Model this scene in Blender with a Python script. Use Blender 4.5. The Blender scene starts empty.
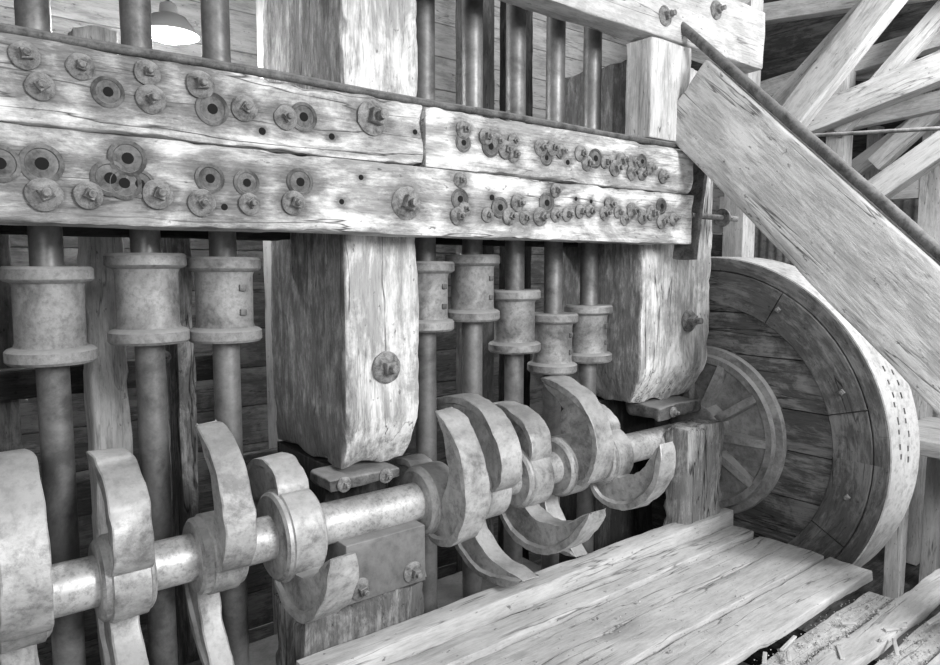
import bpy, math, random, bmesh
from mathutils import Vector, Matrix, noise
random.seed(7)
C=bpy.context.collection
bpy.context.scene.view_settings.view_transform='Standard'
# ---------------------------------------------------------------- materials
def nt(name):
    m=bpy.data.materials.new(name);m.use_nodes=True
    n=m.node_tree;n.nodes.clear()
    o=n.nodes.new('ShaderNodeOutputMaterial');b=n.nodes.new('ShaderNodeBsdfPrincipled')
    n.links.new(b.outputs[0],o.inputs[0]);return m,n,b
def g(v):return (v,v,v,1)
def noi(n,vec,scale,detail=4,rough=.55,dist=0):
    t=n.nodes.new('ShaderNodeTexNoise');t.inputs['Scale'].default_value=scale;t.inputs['Detail'].default_value=detail
    t.inputs['Roughness'].default_value=rough;t.inputs['Distortion'].default_value=dist
    n.links.new(vec,t.inputs['Vector']);return t.outputs[0]
def ramp(n,fac,stops):
    r=n.nodes.new('ShaderNodeValToRGB');e=r.color_ramp.elements
    while len(e)<len(stops):e.new(.5)
    for i,(p,v) in enumerate(stops):
        e[i].position=p;e[i].color=g(v)
    n.links.new(fac,r.inputs[0]);return r.outputs[0]
def mix(n,fac,a,b,mode='MIX'):
    m=n.nodes.new('ShaderNodeMix');m.data_type='RGBA';m.blend_type=mode
    if isinstance(fac,(int,float)):m.inputs[0].default_value=fac
    else:n.links.new(fac,m.inputs[0])
    for i,s in ((6,a),(7,b)):
        if isinstance(s,(int,float)):m.inputs[i].default_value=g(s)
        else:n.links.new(s,m.inputs[i])
    return m.outputs[2]
def math_(n,op,a,b_=None,c=None):
    q=n.nodes.new('ShaderNodeMath');q.operation=op
    for i,s in enumerate((a,b_,c)):
        if s is None:continue
        if isinstance(s,(int,float)):q.inputs[i].default_value=s
        else:n.links.new(s,q.inputs[i])
    return q.outputs[0]
def mapping(n,vec,scale):
    mp=n.nodes.new('ShaderNodeMapping');mp.inputs['Scale'].default_value=scale
    n.links.new(vec,mp.inputs[0]);return mp.outputs[0]
def coords(n,polar=False):
    tc=n.nodes.new('ShaderNodeTexCoord')
    if polar:
        s=n.nodes.new('ShaderNodeSeparateXYZ');n.links.new(tc.outputs['Object'],s.inputs[0])
        an=math_(n,'MULTIPLY',math_(n,'ARCTAN2',s.outputs[2],s.outputs[1]),.9)
        r=math_(n,'SQRT',math_(n,'ADD',math_(n,'MULTIPLY',s.outputs[1],s.outputs[1]),math_(n,'MULTIPLY',s.outputs[2],s.outputs[2])))
        r=math_(n,'MULTIPLY',r,.8)
        cx=n.nodes.new('ShaderNodeCombineXYZ');n.links.new(an,cx.inputs[0]);n.links.new(r,cx.inputs[1]);n.links.new(s.outputs[0],cx.inputs[2]);return cx.outputs[0]
    oi=n.nodes.new('ShaderNodeObjectInfo');ge=n.nodes.new('ShaderNodeNewGeometry')
    v=n.nodes.new('ShaderNodeVectorMath');v.operation='ADD'
    cx=n.nodes.new('ShaderNodeCombineXYZ')
    mu=math_(n,'MULTIPLY_ADD',oi.outputs['Random'],37.,math_(n,'MULTIPLY',ge.outputs['Random Per Island'],11.))
    for i in range(3):n.links.new(mu,cx.inputs[i])
    n.links.new(tc.outputs['Object'],v.inputs[0]);n.links.new(cx.outputs[0],v.inputs[1]);return v.outputs[0]
def bump(n,b,h,s,d=.01):
    u=n.nodes.new('ShaderNodeBump');u.inputs['Strength'].default_value=s;u.inputs['Distance'].default_value=d
    n.links.new(h,u.inputs['Height']);n.links.new(u.outputs[0],b.inputs['Normal'])
def wood(name,lo,hi,worn=.5,worn_lo=.45,fiber=.5,crack=.8,bs=.5,stain_and_shade=False,polar=False,soft=.10,vary=0.,knots=0.):
    """hi = painted / bleached surface, lo = bare dark wood showing in streaky worn patches"""
    m,n,b=nt(name);raw=coords(n,polar)
    streak=noi(n,mapping(n,raw,(2.2,16,16)),1.8,10,.72,.35)
    fine=noi(n,mapping(n,raw,(9,85,85)),1.6,6,.72)
    patch=noi(n,mapping(n,raw,(1.8,3.8,3.8)),1.7,10,.74,.5)
    base=ramp(n,streak,[(.28,lo+(hi-lo)*.45),(.46,lo+(hi-lo)*.82),(.62,hi)])
    c=mix(n,fiber,base,ramp(n,fine,[(.34,.45),(.52,1.)]),'MULTIPLY')
    pf=math_(n,'MULTIPLY_ADD',streak,.38,math_(n,'MULTIPLY',patch,.82))
    pr=ramp(n,pf,[(worn_lo+.03,1.),(worn_lo+.03+soft,0.)])
    dark=mix(n,.8,lo,ramp(n,fine,[(.3,.45),(.6,1.3)]),'MULTIPLY')
    c=mix(n,math_(n,'MULTIPLY',pr,worn),c,dark)
    cr=noi(n,mapping(n,raw,(.45,6.5,6.5)),1.6,4,.5,.15)
    msk=noi(n,mapping(n,raw,(1.3,2,2)),1.3,2)
    ck=ramp(n,cr,[(.489,1.),(.4995,.0),(.510,1.)])
    ck=mix(n,ramp(n,msk,[(.46,0.),(.54,1.)]),1.,ck)
    c=mix(n,crack,c,ck,'MULTIPLY')
    cr2=noi(n,mapping(n,raw,(.9,17,17)),1.5,3,.5,.1)
    ck2=ramp(n,cr2,[(.485,1.),(.4995,.25),(.514,1.)]);ck2=mix(n,ramp(n,msk,[(.40,1.),(.50,0.)]),1.,ck2)
    c=mix(n,crack*.7,c,ck2,'MULTIPLY')
    sp=noi(n,mapping(n,raw,(12,22,22)),2.2,3,.6)
    c=mix(n,.7,c,ramp(n,sp,[(.28,.15),(.34,1.)]),'MULTIPLY')
    if knots:
        kn=n.nodes.new('ShaderNodeTexVoronoi');kn.inputs['Scale'].default_value=1.;n.links.new(mapping(n,raw,(1.6,3.6,3.6)),kn.inputs['Vector'])
        c=mix(n,knots,c,ramp(n,kn.outputs['Distance'],[(.05,.25),(.11,1.)]),'MULTIPLY')
    if vary:
        ge=n.nodes.new('ShaderNodeNewGeometry');c=mix(n,1.,c,math_(n,'MULTIPLY_ADD',ge.outputs['Random Per Island'],vary,1-vary),'MULTIPLY')
    if stain_and_shade:
        at=n.nodes.new('ShaderNodeAttribute');at.attribute_name='stain_and_shade'  # bolt stains on the beams, painted side shade on the posts
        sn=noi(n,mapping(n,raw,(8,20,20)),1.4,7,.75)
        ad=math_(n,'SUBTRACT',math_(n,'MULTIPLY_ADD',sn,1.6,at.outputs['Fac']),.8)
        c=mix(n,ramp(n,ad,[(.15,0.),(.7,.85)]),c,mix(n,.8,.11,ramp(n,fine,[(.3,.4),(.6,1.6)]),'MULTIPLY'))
    n.links.new(c,b.inputs['Base Color']);b.inputs['Roughness'].default_value=.85
    b.inputs['Specular IOR Level'].default_value=.2
    h=mix(n,.45,streak,fine);h=mix(n,.8,h,ck,'MULTIPLY');h=mix(n,.25,h,math_(n,'SUBTRACT',1.,pr))
    bump(n,b,h,bs,.009);return m
def metal(name,lo,hi,rough=.5,met=.35,scale=9,bs=.25,dust=0,pit=.6):
    m,n,b=nt(name);raw=coords(n)
    a=noi(n,raw,scale,9,.7,.3);d=noi(n,raw,scale*8,6,.75)
    c=ramp(n,a,[(.36,lo),(.5,lo+(hi-lo)*.6),(.62,hi)]);c=mix(n,pit,c,ramp(n,d,[(.36,.3),(.52,1.)]),'MULTIPLY')
    if dust:
        ge=n.nodes.new('ShaderNodeNewGeometry');s=n.nodes.new('ShaderNodeSeparateXYZ');n.links.new(ge.outputs['Normal'],s.inputs[0])
        f=math_(n,'MULTIPLY',ramp(n,math_(n,'MULTIPLY_ADD',a,.6,s.outputs[2]),[(.55,0.),(1.1,1.)]),dust)
        c=mix(n,f,c,.62)
    n.links.new(c,b.inputs['Base Color']);b.inputs['Metallic'].default_value=met
    rr=ramp(n,a,[(.3,min(1,rough+.25)),(.7,rough)]);n.links.new(rr,b.inputs['Roughness'])
    bump(n,b,mix(n,.4,d,a),bs,.005);return m
M_beam=wood('weathered_beam_wood',.20,.78,.75,.515,.35,.95,.7,True,soft=.12,knots=.5)
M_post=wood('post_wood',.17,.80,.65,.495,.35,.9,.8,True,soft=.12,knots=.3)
M_brace=wood('brace_wood',.28,.68,.5,.51,.35,.8,.5,knots=.5,soft=.12)
M_plank=wood('plank_wood',.36,.68,.5,.49,.2,.7,.35,soft=.18,knots=.5)
M_block=wood('pale_block_wood',.14,.50,.75,.54,.5,.95,.9)
M_rough=wood('rough_timber',.08,.38,.8,.55,.6,.9,1.)
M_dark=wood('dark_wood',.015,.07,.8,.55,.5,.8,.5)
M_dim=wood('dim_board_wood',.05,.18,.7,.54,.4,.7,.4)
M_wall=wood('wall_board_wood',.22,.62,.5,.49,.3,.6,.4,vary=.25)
M_wheel=wood('wheel_rim_wood',.05,.20,.7,.53,.5,.8,.8,polar=True)
M_wboard=wood('wheel_board_wood',.05,.27,.75,.53,.5,.9,.8,vary=.35)
M_raft=wood('rafter_wood',.30,.66,.5,.49,.4,.6,.3)
M_iron=metal('cast_iron',.13,.35,.5,.25,7,.35,.45,.45)
M_cam=metal('worn_cam_steel',.18,.58,.42,.3,5,.45,.4,.5)
M_flange=metal('flange_iron',.14,.36,.5,.2,6,.35,.4,.4)
M_dkiron=metal('dark_iron',.05,.17,.55,.3,14,.4,.3)
M_box=metal('bearing_iron',.12,.24,.55,.2,4,.2,.2,.3)
M_stem=metal('stem_steel',.10,.27,.36,.5,4,.1,0,.25)
M_shaft=metal('shaft_steel',.40,.70,.35,.4,8,.1)
M_bolt=metal('bolt_iron',.07,.30,.65,.15,30,.5,.3)
M_belt=metal('belt_canvas',.42,.70,.75,0.,3,.15,0,.5)
M_corr=metal('corrugated_metal',.25,.55,.5,.3,3,.1)
M_grit=metal('grit',.2,.6,.9,0,20,.3)
m,n,b=nt('hole_black');b.inputs['Base Color'].default_value=g(.006);b.inputs['Roughness'].default_value=1;M_hole=m
m,n,b=nt('lamp_enamel');b.inputs['Base Color'].default_value=g(.75);b.inputs['Roughness'].default_value=.3;M_enam=m
m,n,b=nt('lamp_bulb_glow');b.inputs['Base Color'].default_value=g(1);b.inputs['Emission Color'].default_value=g(1);b.inputs['Emission Strength'].default_value=6;M_bulb=m
# ---------------------------------------------------------------- mesh helpers
def finish(name,vs,fs,mat,smooth=True,ang=35,loc=(0,0,0),rot=None,parent=None):
    me=bpy.data.meshes.new(name);me.from_pydata(vs,[],fs);me.update()
    bm=bmesh.new();bm.from_mesh(me);bmesh.ops.recalc_face_normals(bm,faces=bm.faces);bm.to_mesh(me);bm.free()
    if smooth:
        me.polygons.foreach_set('use_smooth',[True]*len(me.polygons))
        try: me.set_sharp_from_angle(angle=math.radians(ang))
        except Exception: pass
    me.materials.append(mat)
    o=bpy.data.objects.new(name,me);C.objects.link(o);o.location=loc
    if rot is not None:o.rotation_euler=rot
    if parent is not None:o.parent=parent
    return o
def adopt(o,p):
    bpy.context.view_layer.update();mw=o.matrix_world.copy();o.parent=p;o.matrix_world=mw
def empty(name,loc):
    o=bpy.data.objects.new(name,None);o.empty_display_size=.05;o.location=loc;C.objects.link(o);return o
def tag(o,label,cat,group=None,kind=None):
    o['label']=label;o['category']=cat
    if group:o['group']=group
    if kind:o['kind']=kind
    return o
def axis_pts(L,step,r):
    h=L/2;r=min(r,h*.45)
    n=max(1,int(round((L-2*r)/step)))
    return [-h,-h+.35*r]+[-h+r+(L-2*r)*i/n for i in range(n+1)]+[h-.35*r,h]
def gbox(L,W,H,step=.05,r=.008,amp=.002,wear=.6,seed=0,fine=None):
    xs=axis_pts(L,fine or step,r);ys=axis_pts(W,step,r);zs=axis_pts(H,fine or step,r)
    idx={};vs=[];fs=[]
    nx,ny,nz=len(xs)-1,len(ys)-1,len(zs)-1
    def V(i,j,k):
        if (i,j,k) not in idx:idx[(i,j,k)]=len(vs);vs.append(Vector((xs[i],ys[j],zs[k])))
        return idx[(i,j,k)]
    for i in range(nx):
        for j in range(ny):
            for k in (0,nz):fs.append((V(i,j,k),V(i+1,j,k),V(i+1,j+1,k),V(i,j+1,k)))
        for k in range(nz):
            for j in (0,ny):fs.append((V(i,j,k),V(i+1,j,k),V(i+1,j,k+1),V(i,j,k+1)))
    for j in range(ny):
        for k in range(nz):
            for i in (0,nx):fs.append((V(i,j,k),V(i,j+1,k),V(i,j+1,k+1),V(i,j,k+1)))
    h=Vector((L/2,W/2,H/2));out=[]
    for v in vs:
        q=Vector((v.x*4.5+seed*3.1,v.y*9,v.z*9+seed))
        q2=Vector((v.x*19+seed,v.y*14,v.z*14))
        rr=r*max(.15,1+wear*(2.2*noise.noise(q)+1.3*noise.noise(q2)))
        rr=min(rr,min(h)*.9)
        inn=Vector([max(-(h[a]-rr),min(h[a]-rr,v[a])) for a in range(3)])
        d=v-inn
        if d.length>rr:v=inn+d.normalized()*rr
        if amp:
            nv=noise.noise_vector(Vector((v.x*4+seed,v.y*14,v.z*14)))
            v=v+nv*amp
        out.append(v)
    return [tuple(v) for v in out],fs
def timber(name,c,L,W,H,mat,rot=(0,0,0),parent=None,**k):
    vs,fs=gbox(L,W,H,seed=random.random()*50,**k)
    return finish(name,vs,fs,mat,True,40,c,rot,parent)
def along(name,p0,p1,W,H,mat,parent=None,roll=0,**k):
    p0=Vector(p0);p1=Vector(p1);d=p1-p0
    o=timber(name,(p0+p1)/2,d.length,W,H,mat,parent=parent,**k)
    q=d.to_track_quat('X','Z');o.rotation_euler=(q@Matrix.Rotation(roll,4,'X').to_quaternion()).to_euler()
    return o
def xyz(name,x0,x1,y0,y1,z0,z1,mat,grain='X',parent=None,**k):
    c=((x0+x1)/2,(y0+y1)/2,(z0+z1)/2)
    if grain=='X':return timber(name,c,x1-x0,y1-y0,z1-z0,mat,parent=parent,**k)
    if grain=='Z':return timber(name,c,z1-z0,y1-y0,x1-x0,mat,rot=(0,-math.pi/2,0),parent=parent,**k)
    return timber(name,c,y1-y0,x1-x0,z1-z0,mat,rot=(0,0,math.pi/2),parent=parent,**k)
def lathe_data(prof,seg=32,axis='Z',closed=False):
    vs=[];fs=[]
    for (r,z) in prof:
        for s in range(seg):
            t=2*math.pi*s/seg;a,b_=r*math.cos(t),r*math.sin(t)
            if axis=='Z':vs.append((a,b_,z))
            elif axis=='X':vs.append((z,a,b_))
            else:vs.append((a,-z,b_))
    P=len(prof)
    for i in range(P if closed else P-1):
        for s in range(seg):
            s2=(s+1)%seg;j=(i+1)%P;fs.append((i*seg+s,i*seg+s2,j*seg+s2,j*seg+s))
    if not closed:
        if prof[0][0]>1e-4:fs.append(tuple(range(seg)))
        if prof[-1][0]>1e-4:fs.append(tuple((P-1)*seg+s for s in range(seg)))
    return vs,fs
def lathe(name,prof,mat,loc,seg=32,axis='Z',parent=None,ang=35,rot=None,closed=False):
    vs,fs=lathe_data(prof,seg,axis,closed);return finish(name,vs,fs,mat,True,ang,loc,rot,parent)
def joined(parts):
    vs=[];fs=[]
    for v,f in parts:
        o=len(vs);vs+=v;fs+=[tuple(i+o for i in q) for q in f]
    return vs,fs
def copyobj(o,loc,parent=None,rot=None):
    c=o.copy();C.objects.link(c);c.location=loc;c.parent=parent
    if rot is not None:c.rotation_euler=rot
    return c
# ---------------------------------------------------------------- fastener masters (facing -Y)
def washer_data(r=.034,seed=0):
    v,f=lathe_data([(r,0),(r,.006),(r*.9,.009),(r*.62,.014),(r*.45,.017),(0.0001,.018)],24,'Y')
    return [(p[0]*(1+.09*noise.noise(Vector((p[0]*40+seed,p[2]*40,1)))),p[1],p[2]*(1+.09*noise.noise(Vector((p[0]*40,p[2]*40,seed+5))))) for p in v],f
def nut_data(r=.017,h0=.016,hh=.016,stub=.014,sides=4):
    a=lathe_data([(r,h0),(r,h0+hh*.85),(r*.88,h0+hh),(.0001,h0+hh)],sides,'Y')
    b_=lathe_data([(r*.5,h0+hh-.002),(r*.5,h0+hh+stub-.002),(r*.38,h0+hh+stub),(.0001,h0+hh+stub)],14,'Y')
    return joined([a,b_])
def mesh_of(data,mat,name,ang=30):
    o=finish(name,data[0],data[1],mat,True,ang);me=o.data;bpy.data.objects.remove(o);return me
ME_ws=[mesh_of(washer_data(.034,k*7),M_bolt,'washer') for k in range(4)];ME_n=mesh_of(nut_data(),M_bolt,'nut')
ME_n6=mesh_of(nut_data(sides=6),M_flange,'nut')
ME_wb=mesh_of(washer_data(.055,3),M_bolt,'washer');ME_nb=mesh_of(nut_data(.03,.017,.026,.03),M_bolt,'nut')
ME_hr=mesh_of(lathe_data([(.040,0),(.040,.0025),(.036,.004),(.031,.0045),(.029,.002),(.022,.0025),(.020,.0035),(.0001,.0035)],28,'Y'),M_dkiron,'bolt_plate')
ME_hc=mesh_of(lathe_data([(.0125,0),(.0125,.0046),(.0001,.0046)],18,'Y'),M_hole,'bolt_hole')
def put(me,name,loc,parent,rot=(0,0,0),s=1.):
    o=bpy.data.objects.new(name,me);C.objects.link(o)
    if parent is not None:
        o.parent=parent;bpy.context.view_layer.update()
        o.matrix_world=Matrix.Translation(loc)@Matrix.LocRotScale(None,Matrix.Rotation(rot[2],3,'Z')@Matrix.Rotation(rot[1],3,'Y')@Matrix.Rotation(rot[0],3,'X'),Vector((s,s,s)))
    else:
        o.location=loc;o.rotation_euler=rot;o.scale=(s,s,s)
    return o
def bolt(loc,parent,big=False,s=1.,rot=None,washer=True):
    t=random.uniform(0,1.5)
    r=rot or (random.uniform(-.05,.05),t,random.uniform(-.05,.05))
    if washer:put(ME_wb if big else random.choice(ME_ws),'washer',loc,parent,r,s)
    put(ME_nb if big else ME_n,'nut',loc,parent,r,s*random.uniform(.9,1.1))
def hole(loc,parent,s=1.,plate=True):
    if plate:put(ME_hr,'bolt_plate',loc,parent,(0,0,0),s)
    put(ME_hc,'bolt_hole',loc if plate else (loc[0],loc[1]+.002,loc[2]),parent,(0,0,0),s)
# ---------------------------------------------------------------- guide beams
YB=1.98
bolts_u=[(.256,.425,'b'),(.228,.492,'b'),(.343,.486,'b'),(.402,.435,'h'),(.497,.497,'b'),(.503,.432,'b'),(.630,.488,'b'),(.660,.428,'h'),(.749,.441,'b'),(.871,.431,'b'),(.927,.441,'h'),(1.02,.395,'o'),(.80,.385,'o'),(1.162,.468,'B'),(1.326,.444,'o'),
 (1.527,.474,'b'),(1.527,.430,'h'),(1.626,.461,'b'),(1.650,.43,'h'),(1.683,.452,'b'),(1.761,.462,'b'),(1.761,.411,'b'),(1.72,.425,'b'),(1.899,.450,'b'),(1.931,.416,'h'),(1.96,.455,'b'),(2.007,.446,'b'),(2.05,.41,'o'),(2.12,.45,'b'),(2.16,.415,'b'),(2.21,.44,'h'),(2.27,.43,'b'),(2.33,.41,'b'),(2.37,.445,'b'),(2.445,.44,'b'),(2.44,.40,'b'),(2.51,.455,'h'),(2.51,.40,'b'),(2.57,.43,'b'),(2.66,.40,'b')]
bolts_l=[(.165,.238,'h'),(.25,.245,'h'),(.252,.172,'b'),(.346,.176,'b'),(.398,.222,'h'),(.44,.275,'h'),(.467,.213,'h'),(.43,.212,'h'),(.51,.188,'b'),(.647,.240,'h'),(.622,.172,'b'),(.75,.236,'h'),(.755,.177,'b'),(.912,.25,'h'),(.888,.187,'b'),(.685,.165,'o'),(1.05,.20,'o'),(1.12,.28,'o'),(1.287,.208,'B'),
 (1.512,.300,'b'),(1.512,.235,'h'),(1.50,.175,'b'),(1.53,.20,'b'),(1.636,.185,'b'),(1.66,.25,'o'),(1.696,.215,'h'),(1.78,.235,'b'),(1.82,.182,'b'),(1.74,.185,'b'),(1.90,.19,'b'),(1.935,.245,'h'),(1.98,.295,'b'),(1.985,.2,'b'),(2.046,.205,'b'),(2.10,.27,'o'),(2.12,.22,'b'),(2.18,.225,'b'),(2.19,.265,'o'),(2.27,.22,'b'),(2.30,.26,'b'),(2.356,.228,'b'),(2.40,.20,'b'),(2.446,.24,'b'),(2.52,.215,'b'),(2.58,.235,'b'),(2.655,.27,'h'),(2.655,.20,'b'),(2.744,.215,'b')]
def guide(x0,x1,z0,z1,blist,label):
    L=x1-x0;H=z1-z0;W=.155
    vs,fs=gbox(L,W,H,step=.05,r=.009,amp=.003,wear=1.9,seed=random.random()*40,fine=.012)
    c=Vector(((x0+x1)/2,YB+W/2,(z0+z1)/2))
    o=finish('guide_beam',vs,fs,M_beam,True,40,c)
    at=o.data.attributes.new('stain_and_shade','FLOAT','POINT')
    for i,v in enumerate(o.data.vertices):
        w=v.co+c;s=0
        for bx,bz,k in blist:
            dx=(w.x-bx);R=.11 if k=='B' else (.095 if bx<1.1 else .065)
            if k=='o':R=.035
            d=math.hypot(dx*.75,w.z-bz)
            s=max(s,1.1*(1-d/R))
        s+=.25*max(0,1-min(abs(w.z-z0),abs(z1-w.z))/.016)
        at.data[i].value=max(0,min(1,s))
    for bx,bz,k in blist:
        if not(x0<bx<x1 and z0<bz<z1):continue
        s=random.uniform(.9,1.22) if bx<1.1 else random.uniform(.75,1.02)
        jy=random.uniform(0,.002)
        if k=='h':hole((bx,YB-jy,bz),o,s)
        elif k=='o':hole((bx,YB,bz),o,random.uniform(.6,.9),False)
        elif k=='B':bolt((bx,YB+.001,bz),o,True)
        else:bolt((bx,YB-jy,bz),o,False,s)
    tag(o,label,'beam','bolted guide beams');return o
guide(-.5,1.362,.336,.537,bolts_u,'long whitewashed wooden guide timber studded with iron bolts, upper course')
guide(1.370,2.90,.3345,.535,bolts_u,'shorter weathered upper guide timber crowded with small bolts')
guide(-.5,2.90,.104,.333,bolts_l,'pale saw-marked lower guide timber with bolts and round holes')
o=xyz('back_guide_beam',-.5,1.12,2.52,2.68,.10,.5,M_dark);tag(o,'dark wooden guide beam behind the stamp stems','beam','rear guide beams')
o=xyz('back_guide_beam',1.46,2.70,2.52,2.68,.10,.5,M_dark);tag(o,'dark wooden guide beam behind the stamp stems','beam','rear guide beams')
def tube(name,pts,r,mat,parent=None,seg=12):
    vs=[];fs=[]
    P=[Vector(q) for q in pts]
    for i,q in enumerate(P):
        d=(P[min(i+1,len(P)-1)]-P[max(i-1,0)]).normalized()
        a=d.orthogonal().normalized() if i==0 else (a-d*a.dot(d)).normalized()
        b_=d.cross(a)
        for s in range(seg):
            t=2*math.pi*s/seg;vs.append(tuple(q+(a*math.cos(t)+b_*math.sin(t))*r))
    for i in range(len(P)-1):
        for s in range(seg):
            s2=(s+1)%seg;fs.append((i*seg+s,i*seg+s2,(i+1)*seg+s2,(i+1)*seg+s))
    fs.append(tuple(range(seg)));fs.append(tuple((len(P)-1)*seg+s for s in range(seg)))
    return finish(name,vs,fs,mat,True,40,parent=parent)
o=tube('iron_rod',[(-.5+i*.28,2.0,.552+.003*math.sin(i*1.7)) for i in range(13)],.013,M_dkiron)
tag(o,'thin dark iron rod lying along the top of the guide timbers','rod')
# ---------------------------------------------------------------- king posts
def kingpost(x0,x1,label,zb=-.68,zt=2.2,bolts=(),side_shade=.5):
    y0,y1=2.14,2.79;H=zt-zb
    c=Vector(((x0+x1)/2,(y0+y1)/2,(zb+zt)/2))
    vs,fs=gbox(H,y1-y0,x1-x0,step=.03,r=.014,amp=.006,wear=1.4,seed=random.random()*40)
    out=[];st=[]
    hz=(x1-x0)/2
    for v in vs:
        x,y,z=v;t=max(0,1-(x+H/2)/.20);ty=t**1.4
        s=side_shade if z>hz-.012 else .0  # -X side coloured darker, painting in shade on the face turned from the light
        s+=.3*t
        if y<-.2: y+= ty*.09
        f=1-.12*t**1.5
        if z>hz-.03: z-=.014*abs(noise.noise(Vector((x*2,y*16,3))))
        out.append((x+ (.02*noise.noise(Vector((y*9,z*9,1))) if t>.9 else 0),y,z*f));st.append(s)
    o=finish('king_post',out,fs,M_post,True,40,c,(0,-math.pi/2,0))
    at=o.data.attributes.new('stain_and_shade','FLOAT','POINT')
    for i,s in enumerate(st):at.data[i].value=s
    for bx,bz in bolts:bolt((bx,y0-.002,bz),o,True,1.05)
    tag(o,label,'post','king posts');return o
kingpost(1.14,1.445,'massive hewn wooden king post with chamfered foot above the camshaft',zb=-.73,bolts=[(1.30,-.36)],side_shade=.6)
kingpost(2.73,3.31,'wide weathered end post beside the wooden drive wheel',zb=-.69,zt=.99,bolts=[(3.12,-.28)],side_shade=.65)
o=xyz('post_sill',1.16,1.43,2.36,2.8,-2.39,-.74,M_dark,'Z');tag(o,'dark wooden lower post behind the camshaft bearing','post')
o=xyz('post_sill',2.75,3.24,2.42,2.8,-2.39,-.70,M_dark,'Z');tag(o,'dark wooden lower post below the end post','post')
o=xyz('bearing_pedestal',.94,1.43,2.09,2.34,-2.39,-1.175,M_rough,'Z',r=.02,amp=.012,wear=1.6,step=.025)
tag(o,'rough split timber pedestal under the camshaft bearing','timber')
o=xyz('bearing_box',1.10,1.43,2.085,2.33,-1.17,-.955,M_box,r=.005,amp=.0005)
for bx in (1.15,1.37):bolt((bx,2.085,-1.12),o,False,1.15)
tag(o,'flat dark iron camshaft bearing box bolted to the pedestal','bearing')
cp=xyz('cap',1.08,1.36,2.15,2.33,-.78,-.738,M_dkiron,r=.012,amp=.008,step=.02)
for bx in (1.13,1.30):bolt((bx,2.15,-.76),cp,False,.8)
adopt(cp,o)
o=xyz('bearing_block',2.93,3.255,1.99,2.13,-2.39,-.80,M_block,'Z',r=.02,amp=.010,wear=1.8,step=.025)
tag(o,'upright weathered timber block carrying the shaft end','timber')
cp=xyz('cap',2.86,3.22,2.11,2.33,-.77,-.70,M_dkiron,r=.02,amp=.010,step=.02)
bolt((2.97,2.11,-.735),cp,False,.8);adopt(cp,o)
# ---------------------------------------------------------------- stamps
r_s=.044
tap_prof=[(.046,-.14),(.112,-.14),(.119,-.132),(.119,-.104),(.112,-.097),(.096,-.092),(.092,-.08),(.092,.08),(.096,.092),(.112,.097),(.119,.104),(.119,.132),(.112,.14),(.046,.14)]
stems=[(-.20,-.02,0),(.045,-.16,0),(.297,-.14,0),(.566,-.10,0),(.807,-.11,1),(1.625,-.12,1),(1.87,-.09,1),(2.113,-.245,0),(2.357,-.36,1),(2.605,-.33,1)]
mst=mtp=None
for i,(sx,tz,keyed) in enumerate(stems):
    if mst is None:
        s=lathe('stamp_stem',[(.001,-2.2),(r_s,-2.2),(r_s,2.3),(.001,2.3)],M_stem,(sx,2.36,0),28)
        t=lathe('tappet',tap_prof,M_iron,(0,0,tz),40,parent=s);mst,mtp=s,t
    else:
        s=copyobj(mst,(sx,2.36,0));t=copyobj(mtp,(0,0,tz),s)
    t.rotation_euler=(random.uniform(-.01,.01),random.uniform(-.01,.01),random.random()*3)
    if keyed:
        for k in range(2):
            kk=xyz('tappet_key',-.011,.011,-.009,.009,-.011,.011,M_dkiron,'Z',parent=s,r=.003,amp=0)
            an=math.radians(-72);kk.location=(math.cos(an)*.093,math.sin(an)*.093,tz-.04+.08*k);kk.rotation_euler=(0,-math.pi/2,0)
    tag(s,('round steel stamp stem with flanged iron tappet and small square keys' if keyed else 'round steel stamp stem carrying a flanged iron tappet'),'stamp','row of stamp stems')
# ---------------------------------------------------------------- camshaft
ZC=-.905;YC=2.2
sh=empty('camshaft',(0,YC,ZC));tag(sh,'long steel camshaft carrying a row of double-armed curved cams','camshaft')
lathe('shaft',[(.001,-.5),(.073,-.5),(.073,3.34),(.001,3.34)],M_shaft,(0,0,0),40,'X',sh)
def cam_data(w,rmax,span,seed,th0=.030,th1=.21,hubr=.14):
    h=hubr
    parts=[lathe_data([(.074,-.075),(h-.022,-.075),(h-.012,-.067),(h-.010,-w*.5),(h-.004,-w*.46),(h-.004,w*.46),(h-.012,w*.5),(h-.014,.06),(h-.024,.068),(.074,.068)],36,'X')]
    N=36
    for k in range(2):
        vs=[];fs=[]
        for i in range(N+1):
            u=i/N;ph=math.radians(180*k-span*(1-u))
            ro=h+(rmax-h)*(u**.72)
            th=th0+th1*(1-u)**.68
            ri=max(.05,ro-th)
            if u>.94: ro-=.010*((u-.94)/.06)**2;ri+=.004*((u-.94)/.06)**2
            hw=w/2;wb=hw*.78
            if u>.93:hw*=1-(u-.93)*3;wb=hw*.85
            fl=min(.03,(ro-ri)*.4);rm=ro-fl;rr2=max(rm-.010,ri+.001)
            ring=[(-hw,ro-.003),(-hw+.004,ro),(hw-.004,ro),(hw,ro-.003),(hw,rm),(wb,rr2),(wb,ri+.005),(wb-.005,ri),(-wb+.005,ri),(-wb,ri+.005),(-wb,rr2),(-hw,rm)]
            M=len(ring)
            for x,r in ring:
                q=Vector((x*12,r*9+k*5,ph*2+seed));q2=Vector((x*30,r*25+k*5,ph*9+seed))
                rr=r+.010*noise.noise(q)+.007*noise.noise(q2)
                vs.append((x+.006*noise.noise(q*1.7),-rr*math.cos(ph),rr*math.sin(ph)))
            if i:
                for j in range(M):
                    j2=(j+1)%M;fs.append(((i-1)*M+j,(i-1)*M+j2,i*M+j2,i*M+j))
        fs.append(tuple(range(M)));fs.append(tuple(N*M+j for j in range(M)))
        parts.append((vs,fs))
    return joined(parts)
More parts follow.
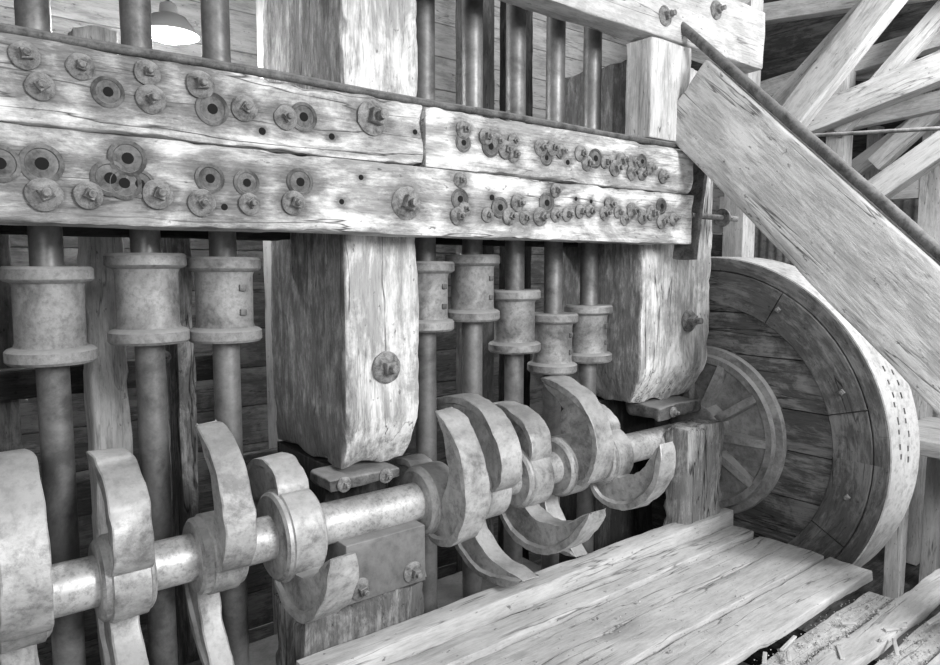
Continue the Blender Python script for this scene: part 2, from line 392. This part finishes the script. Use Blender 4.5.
cams=[(.165,92,.42,110,.11,.025,.26,.13),(.428,126,.40,104,.105,.016,.26,.13),(.700,98,.42,104,.09,.010,.26,.13),(.955,186,.39,108,.11,.03,.27,.16),
 (1.535,76,.395,140,.11,.016,.28,.14),(1.79,136,.43,130,.11,.012,.31,.14),(2.03,174,.43,132,.115,.012,.31,.14),(2.28,107,.42,128,.115,.016,.31,.14),(2.56,20,.385,130,.11,.020,.28,.14)]
for i,(x,ang,rm_,sp_,w_,t0,t1,hr) in enumerate(cams):
    cd=cam_data(w_,rm_,sp_,i*3.7,t0,t1,hr)
    cam=finish('cam',cd[0],cd[1],M_cam,True,26,(x,0,0),None,sh)
    cam.rotation_euler=(-math.radians(ang),0,0)
# ---------------------------------------------------------------- drive wheel
WX=3.38;WR=.95
wh=empty('drive_wheel',(WX,YC,ZC));tag(wh,'large wooden drive wheel with iron hub flange and canvas belt','wheel')
def seg_ring(r0,r1,x0,x1,n,gap,off=0,sub=8):
    parts=[]
    for k in range(n):
        a0=2*math.pi*k/n+off+gap;a1=2*math.pi*(k+1)/n+off-gap
        dx=random.uniform(-.003,.003)
        vs=[];fs=[]
        for i in range(sub+1):
            a=a0+(a1-a0)*i/sub
            for x,r in ((x0+.003+dx,r0),(x0+dx,r0+.003),(x0+dx,r1-.004),(x0+.004+dx,r1),(x1,r1),(x1,r0)):
                vs.append((x,r*math.cos(a),r*math.sin(a)))
            if i:
                for j in range(6):
                    j2=(j+1)%6;fs.append(((i-1)*6+j,(i-1)*6+j2,i*6+j2,i*6+j))
        fs.append(tuple(range(6)));fs.append(tuple(sub*6+j for j in range(6)))
        parts.append((vs,fs))
    return joined(parts)
d=joined([seg_ring(.885,WR,0,.33,9,.0008,.2)]);finish('rim',d[0],d[1],M_wheel,False,35,(0,0,0),None,wh)
parts=[];zb=-.883;RB=.883
for h in (.20,.235,.19,.24,.21,.25,.22,.23):
    z1=min(zb+h,RB);za=zb+.003;zc=z1-.003
    if zc-za<.02:break
    off=random.uniform(-.003,.003);L=[];R_=[]
    for i in range(9):
        z=za+(zc-za)*i/8;hw=math.sqrt(max(RB*RB-z*z,1e-5));L.append((-hw,z));R_.append((hw,z))
    pl=L+R_[::-1];nn=len(pl)
    vs2=[(p[0],-.012+off,p[1]) for p in pl]+[(p[0],-.05,p[1]) for p in pl]
    fs=[(i,i+1,nn-2-i,nn-1-i) for i in range(8)]+[(nn+i,nn+i+1,2*nn-2-i,2*nn-1-i) for i in range(8)]+[(i,(i+1)%nn,nn+(i+1)%nn,nn+i) for i in range(nn)]
    parts.append((vs2,fs));zb=z1
bk=lathe_data([(.001,0),(.9,0),(.9,.05),(.001,.05)],72,'Y')
parts.append(([(p[0],-.055+p[1]*.4,p[2]) for p in bk[0]],bk[1]))
d=joined(parts);o=finish('wheel_disc',d[0],d[1],M_wboard,False,35,(0,0,0),(0,0,math.pi/2),wh)
d=seg_ring(.70,.880,-.004,.012,8,.004,.5);finish('felloe_ring',d[0],d[1],M_wheel,False,35,(0,0,0),None,wh)
lathe('belt',[(WR+.001,.006),(WR+.008,.006),(WR+.008,.325),(WR+.001,.325)],M_belt,(0,0,0),96,'X',wh,closed=True)
lathe('hub_flange',[(.10,-.012),(.37,-.012),(.385,-.040),(.42,-.044),(.43,-.020),(.465,-.016),(.47,-.008),(.47,.03),(.1,.03)],M_flange,(0,0,0),72,'X',wh)
lathe('hub',[(.074,-.10),(.14,-.10),(.16,-.09),(.18,.0),(.074,.0)],M_flange,(0,0,0),40,'X',wh)
for k in range(10):
    a=math.pi/10+k*math.pi/5
    vs=[(0,-.028,.14),(0,.028,.14),(-.09,.020,.14),(-.09,-.020,.14),(0,-.028,.39),(0,.028,.39),(-.042,.020,.39),(-.042,-.020,.39)]
    o=finish('hub_rib',vs,[(0,1,2,3),(4,5,6,7),(0,1,5,4),(1,2,6,5),(2,3,7,6),(3,0,4,7)],M_flange,False,30,(0,0,0),(a,0,0),wh)
for k in range(20):
    a=2*math.pi*(k//2)/10+(.0 if k%2 else .0)
    rr=.325 if k%2 else .235
    o=bpy.data.objects.new('flange_bolt',ME_n6);C.objects.link(o);o.parent=wh;o.location=(.002,rr*math.cos(a),rr*math.sin(a));o.rotation_euler=(0,0,-math.pi/2);o.scale=(1.2,)*3
for k in range(10):
    a=2*math.pi*(k+.35)/10
    o=bpy.data.objects.new('rim_bolt',ME_n);C.objects.link(o);o.parent=wh;o.location=(.008,.80*math.cos(a),.80*math.sin(a));o.rotation_euler=(0,0,-math.pi/2);o.scale=(.9,)*3
for k in range(8):
    for row,x in enumerate((.12,.21)):
        a=math.radians(153+k*3.6+row*1.5+random.uniform(-.6,.6))
        ca,sa=math.cos(a),math.sin(a);R0=WR+.0085
        v,f=gbox(.009,random.uniform(.022,.036),.006,step=.02,r=.002,amp=0)
        xx=x+random.uniform(-.012,.012)-k*.004
        finish('belt_lacing',[(xx+p[0],(R0+p[2])*ca-(p[1])*sa,(R0+p[2])*sa+p[1]*ca) for p in v],f,M_dkiron,False,30,(0,0,0),None,wh)
# ---------------------------------------------------------------- braces & head timbers
o=along('diagonal_brace',(2.86,1.965,.775),(2.86,-.18,-1.29),.20,.35,M_brace,r=.012);tag(o,'thick pale diagonal timber brace running down past the wheel','brace')
o=tube('pipe',[(2.80,2.10,1.175),(2.80,1.965,1.055),(2.80,1.0,.128),(2.80,-.1,-.93)],.022,M_dkiron);tag(o,'dark iron pipe lying along the diagonal brace','pipe')
o=xyz('head_timber',-.5,3.5,1.99,2.13,1.01,1.30,M_brace,r=.012)
bolt((2.66,1.99,1.10),o,True,.8);bolt((3.05,1.99,1.21),o,True,.8);tag(o,'heavy whitewashed head timber across the post tops','beam')
o=xyz('packing_post',2.57,2.86,1.985,2.13,.568,1.0,M_brace,'Z',r=.01);tag(o,'short upright timber wedged between guide beam and head timber','post')
o=xyz('iron_strap',2.925,2.955,1.96,2.08,.03,.50,M_dkiron,'Z',r=.005);o.rotation_euler=(0,-math.pi/2+.17,0)
tag(o,'slim slanted rusty iron strap at the end of the guide beams','strap')
o=finish('tie_bolt',*joined([lathe_data([(.001,-.10),(.014,-.10),(.014,.29),(.010,.30),(.001,.30)],14,'X'),lathe_data([(.001,.17),(.034,.17),(.034,.205),(.001,.205)],4,'X'),lathe_data([(.001,.155),(.045,.155),(.045,.167),(.001,.167)],20,'X')]),M_bolt,True,30,(3.0,1.99,.24));tag(o,'long threaded tie bolt with square nut projecting past the end post','bolt')
# ---------------------------------------------------------------- platform
edges=[(2.065,1.965,-1.285,-1.37),(1.955,1.83,-1.350,-1.40),(1.815,1.66,-1.370,-1.41),(1.645,1.47,-1.356,-1.41),(1.455,1.265,-1.366,-1.41)]
for i,(a,b_,zt,zb) in enumerate(edges):
    o=xyz('platform_plank',-.3 if i else .9,3.33-(.012*((i*3)%5)),b_,a,zb,zt,M_plank,r=.007,amp=.005,wear=1.5)
    tag(o,'pale dusty worn platform plank' if i else 'narrow raised plank edging the platform by the camshaft','plank','platform planks')
for i,(a,b_,x1,zt) in enumerate([(1.24,1.14,3.2,-1.415),(1.115,1.00,3.65,-1.39),(.98,.87,4.1,-1.42),(.85,.74,3.8,-1.395),(.715,.50,3.9,-1.41),(.485,.25,4.3,-1.42),(.24,.0,4.2,-1.42)]):
    o=xyz('platform_plank',-.3,x1,b_,a,zt-.045,zt,M_plank,r=.008,amp=.007,wear=1.6)
    tag(o,'grit-covered lower platform plank beside the wheel','plank','platform planks')
for x in (.2,1.6,2.6):
    o=xyz('platform_joist',x,x+.15,-.1,2.03,-1.64,-1.475,M_dark,'Y');tag(o,'dark joist carrying the platform planks','joist','platform joists')
parts=[]
for k in range(5200):
    x=random.uniform(1.3,3.15);y=random.choice([random.gauss(1.19,.025),random.gauss(1.12,.015),random.gauss(.93,.025),random.gauss(.86,.03),random.gauss(.73,.03),random.uniform(1.3,1.9)])
    if y>1.25 and random.random()<.6:continue
    s=random.uniform(.001,.0035)*(2.4 if random.random()<.06 else 1);z=(-1.356 if y>1.25 else (-1.388 if 1.0<y<1.12 else -1.407))+s*.3
    v=[(x-s,y,z),(x,y-s,z),(x+s*1.5,y,z),(x,y+s,z),(x,y,z+s),(x,y,z-s)]
    parts.append((v,[(0,1,4),(1,2,4),(2,3,4),(3,0,4),(1,0,5),(2,1,5),(3,2,5),(0,3,5)]))
d=joined(parts);o=finish('grit',d[0],d[1],M_grit,False);tag(o,'loose stone grit scattered over the platform planks','gravel',kind='stuff')
for k in range(16):
    x=random.uniform(2.0,3.2);y=random.uniform(.75,1.22);L=random.uniform(.05,.14)
    o=timber('wood_chip',(x,y,-1.385),L,.015,.008,M_plank,(0,random.uniform(-.05,.05),random.uniform(-.6,.6)),r=.003,amp=.002);tag(o,'small splinter of wood lying on the dusty planks','wood chip','wood splinters on the planks')
# ---------------------------------------------------------------- background
o=xyz('whitewashed_post',.50,.65,3.02,3.15,-2.39,.9,M_brace,'Z',r=.02,amp=.012,wear=1.6);tag(o,'whitewashed wooden upright behind the stems','post')
o=xyz('whitewashed_post',.83,.90,3.02,3.2,-2.39,.6,M_rough,'Z',amp=.01);tag(o,'grey wooden upright behind the stems','post')
o=xyz('whitewashed_post',1.42,1.56,3.4,3.55,-2.39,2.9,M_wall,'Z');tag(o,'pale wooden upright behind the king post','post')
o=xyz('rear_post',.22,.30,3.35,3.45,-2.39,.9,M_dim,'Z');tag(o,'dark wooden upright behind the stems','post')
o=xyz('rear_post',2.45,2.62,3.1,3.25,-2.39,2.6,M_dim,'Z');tag(o,'dark wooden upright behind the stems','post')
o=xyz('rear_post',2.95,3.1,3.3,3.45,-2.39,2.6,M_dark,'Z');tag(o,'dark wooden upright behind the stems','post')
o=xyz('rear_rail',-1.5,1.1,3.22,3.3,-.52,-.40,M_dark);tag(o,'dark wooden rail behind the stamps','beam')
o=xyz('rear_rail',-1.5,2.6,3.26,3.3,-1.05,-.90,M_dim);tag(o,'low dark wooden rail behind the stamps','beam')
o=xyz('hanging_lever',.715,.745,2.85,2.90,-1.69,.05,M_rough,'Z',amp=.004);bolt((.73,2.85,-.35),o,False,.8);tag(o,'upright wooden lever with a bolt behind the stems','lever')
o=xyz('mortar_box',-.5,2.7,2.45,3.0,-2.39,-1.7,M_dkiron);tag(o,'dark iron mortar box beneath the stamps','mortar')
def boardwall(name,x0,x1,y,z0,z1,h,mat):
    parts=[];z=z0
    while z<z1:
        v,f=gbox(x1-x0,.03,h-.004,step=.4,r=.004,amp=.002)
        parts.append(([(p[0]+(x0+x1)/2,p[1]+y,p[2]+z+h/2) for p in v],f));z+=h
    v,f=gbox(x1-x0,.03,z1-z0,step=1,r=.002,amp=0);parts.append(([(p[0]+(x0+x1)/2,p[1]+y+.035,p[2]+(z0+z1)/2) for p in v],f))
    d=joined(parts);o=finish(name,d[0],d[1],mat);o['kind']='structure';return o
boardwall('wall_back',-3,7,4.4,-2.4,.35,.25,M_dim)  # lower part of the wall coloured darker to stand for shade
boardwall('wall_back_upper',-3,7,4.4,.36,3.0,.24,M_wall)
vs=[];fs=[];N=520
for i in range(N+1):
    y=-3+7.4*i/N;x=7+.014*math.sin(y*2*math.pi/.09)
    vs+= [(x,y,-2.4),(x,y,.95)]
    if i:fs.append((2*i-2,2*i-1,2*i+1,2*i))
o=finish('wall_right',vs,fs,M_corr,True,60);o['kind']='structure'
for i in range(14):
    v,f=gbox(7.4,.235,.03,step=.6,r=.003,amp=.002,seed=i)
    t=i*.24
    o=finish('ceiling_board',v,f,M_dim,loc=(7.0-t*.78,.7,.98+t*.62));o['kind']='structure'
    o.rotation_euler=Matrix(((0,-.783,.622),(1,0,0),(0,.622,.783))).to_euler()
vs,fs=gbox(10,7.4,.05,step=1,r=.01,amp=0);o=finish('floor',vs,fs,M_dim,loc=(2,.7,-2.425));o['kind']='structure'
vs,fs=gbox(7.5,5.4,.05,step=1,r=.01,amp=0);o=finish('ceiling',vs,fs,M_dark,loc=(.75,1.7,3.03));o['kind']='structure'
def raft(p0,p1,w=.12,h=.16,mat=None):
    o=along('roof_brace',p0,p1,w,h,mat or M_raft,r=.004,amp=0,wear=.2);tag(o,'pale bare timber of the building frame','beam','building frame timbers');return o
raft((5,2.66,1.0),(5,1.86,1.9),.14,.19);raft((5.12,3.05,.95),(5.12,2.1,1.8),.1,.14)
raft((5.25,3.0,.97),(5.25,.9,1.48),.14,.19);raft((5.4,2.6,.25),(5.4,.9,1.4),.14,.16)
raft((5.55,2.5,1.08),(5.55,.6,1.20),.1,.13)
raft((5,3.0,-2.38),(5,3.0,2.2),.17,.17);raft((5.6,2.55,-2.38),(5.6,2.55,1.6),.14,.14)
raft((6.2,3.9,.60),(6.2,.2,.60),.12,.14);raft((6.2,2.1,-2.38),(6.2,2.1,1.4),.14,.14)
raft((6.3,3.2,.5),(6.3,2.0,1.3),.1,.14);raft((6.3,1.2,.2),(6.3,2.1,1.25),.1,.12);raft((5.8,1.9,1.6),(5.8,1.1,.95),.1,.13)
raft((5.7,3.4,1.45),(5.7,.6,1.72),.12,.15);raft((4.7,3.3,1.7),(4.7,2.2,2.3),.12,.14)
raft((6.5,1.5,-2.38),(6.5,1.5,1.2),.12,.12);raft((6.5,1.9,.75),(6.5,1.0,.05),.1,.14)
raft((5.9,2.9,1.6),(5.9,1.2,1.25),.1,.14);raft((6.4,3.0,.1),(6.4,.6,.1),.1,.12)
raft((5.45,1.55,2.0),(5.45,2.5,1.0),.09,.12);raft((6.6,2.7,-2.38),(6.6,2.7,1.2),.1,.1)
raft((5.3,3.4,2.0),(5.3,1.2,1.72),.12,.13);raft((5.65,1.2,1.75),(5.65,2.3,.75),.10,.12)
o=tube('conduit',[(4.91,3.0,.95),(4.91,1.3,.80),(4.91,1.25,.7),(4.91,1.25,-2.39)],.013,M_iron);tag(o,'thin pipe strung between frame timbers','pipe')
o=xyz('bench',4.95,5.8,.2,1.9,-1.2,-1.1,M_plank,'Y');tag(o,'pale plank bench beyond the wheel','bench')
for q in ((5.05,.3),(5.05,1.8),(5.7,.3),(5.7,1.8)):
    l=xyz('leg',q[0]-.05,q[0]+.05,q[1]-.05,q[1]+.05,-2.39,-1.2,M_plank,'Z');adopt(l,o)
# lamp
lp=empty('pendant_lamp',(.94,3.35,1.05));tag(lp,'pendant lamp with enamel shade and glowing bulb','lamp')
lathe('lamp_shade',[(.02,.11),(.035,.10),(.04,.06),(.075,.045),(.12,-.02),(.125,-.03),(.118,-.028),(.07,.038),(.03,.05)],M_enam,(0,0,0),36,parent=lp)
lathe('bulb',[(.001,-.065),(.05,-.055),(.09,-.03),(.085,.0),(.03,.035),(.001,.04)],M_bulb,(0,0,0),24,parent=lp)
tube('lamp_cord',[(0,0,.10),(0,0,1.9)],.006,M_dkiron,parent=lp)
# ---------------------------------------------------------------- lights
def area(loc,tgt,size,e):
    l=bpy.data.lights.new('unseen_area_light','AREA');l.size=size;l.energy=e;o=bpy.data.objects.new('unseen_area_light',l);C.objects.link(o)
    o.location=loc;o.rotation_euler=(Vector(tgt)-Vector(loc)).to_track_quat('-Z','Y').to_euler()
area((1.9,-1.7,1.1),(1.5,2.2,-.3),1.1,190)  # unseen key light from the front
area((-1.2,-1.1,.9),(2.8,2.2,-.6),1.6,60)  # added fill light, lifts the faces turned to -X
area((4.6,.2,2.0),(6.0,2.2,.8),.8,110)  # added light that brightens the frame timbers beyond the wheel
l=bpy.data.lights.new('lamp_light','POINT');l.energy=60;l.shadow_soft_size=.06;o=bpy.data.objects.new('lamp_light',l);C.objects.link(o);o.location=(.94,3.35,.93)
w=bpy.data.worlds.new('w');bpy.context.scene.world=w;w.use_nodes=True
w.node_tree.nodes['Background'].inputs[0].default_value=g(1);w.node_tree.nodes['Background'].inputs[1].default_value=.22
# ---------------------------------------------------------------- camera
cdt=bpy.data.cameras.new('camera');cdt.sensor_width=36;cdt.lens=700/940*36;cdt.clip_start=.05
cam=bpy.data.objects.new('camera',cdt);C.objects.link(cam);cam.location=(0,0,0)
p=math.radians(5.4);a=math.radians(51.8)
cam.rotation_euler=Vector((math.cos(a)*math.cos(p),math.sin(a)*math.cos(p),-math.sin(p))).to_track_quat('-Z','Y').to_euler()
bpy.context.scene.camera=cam
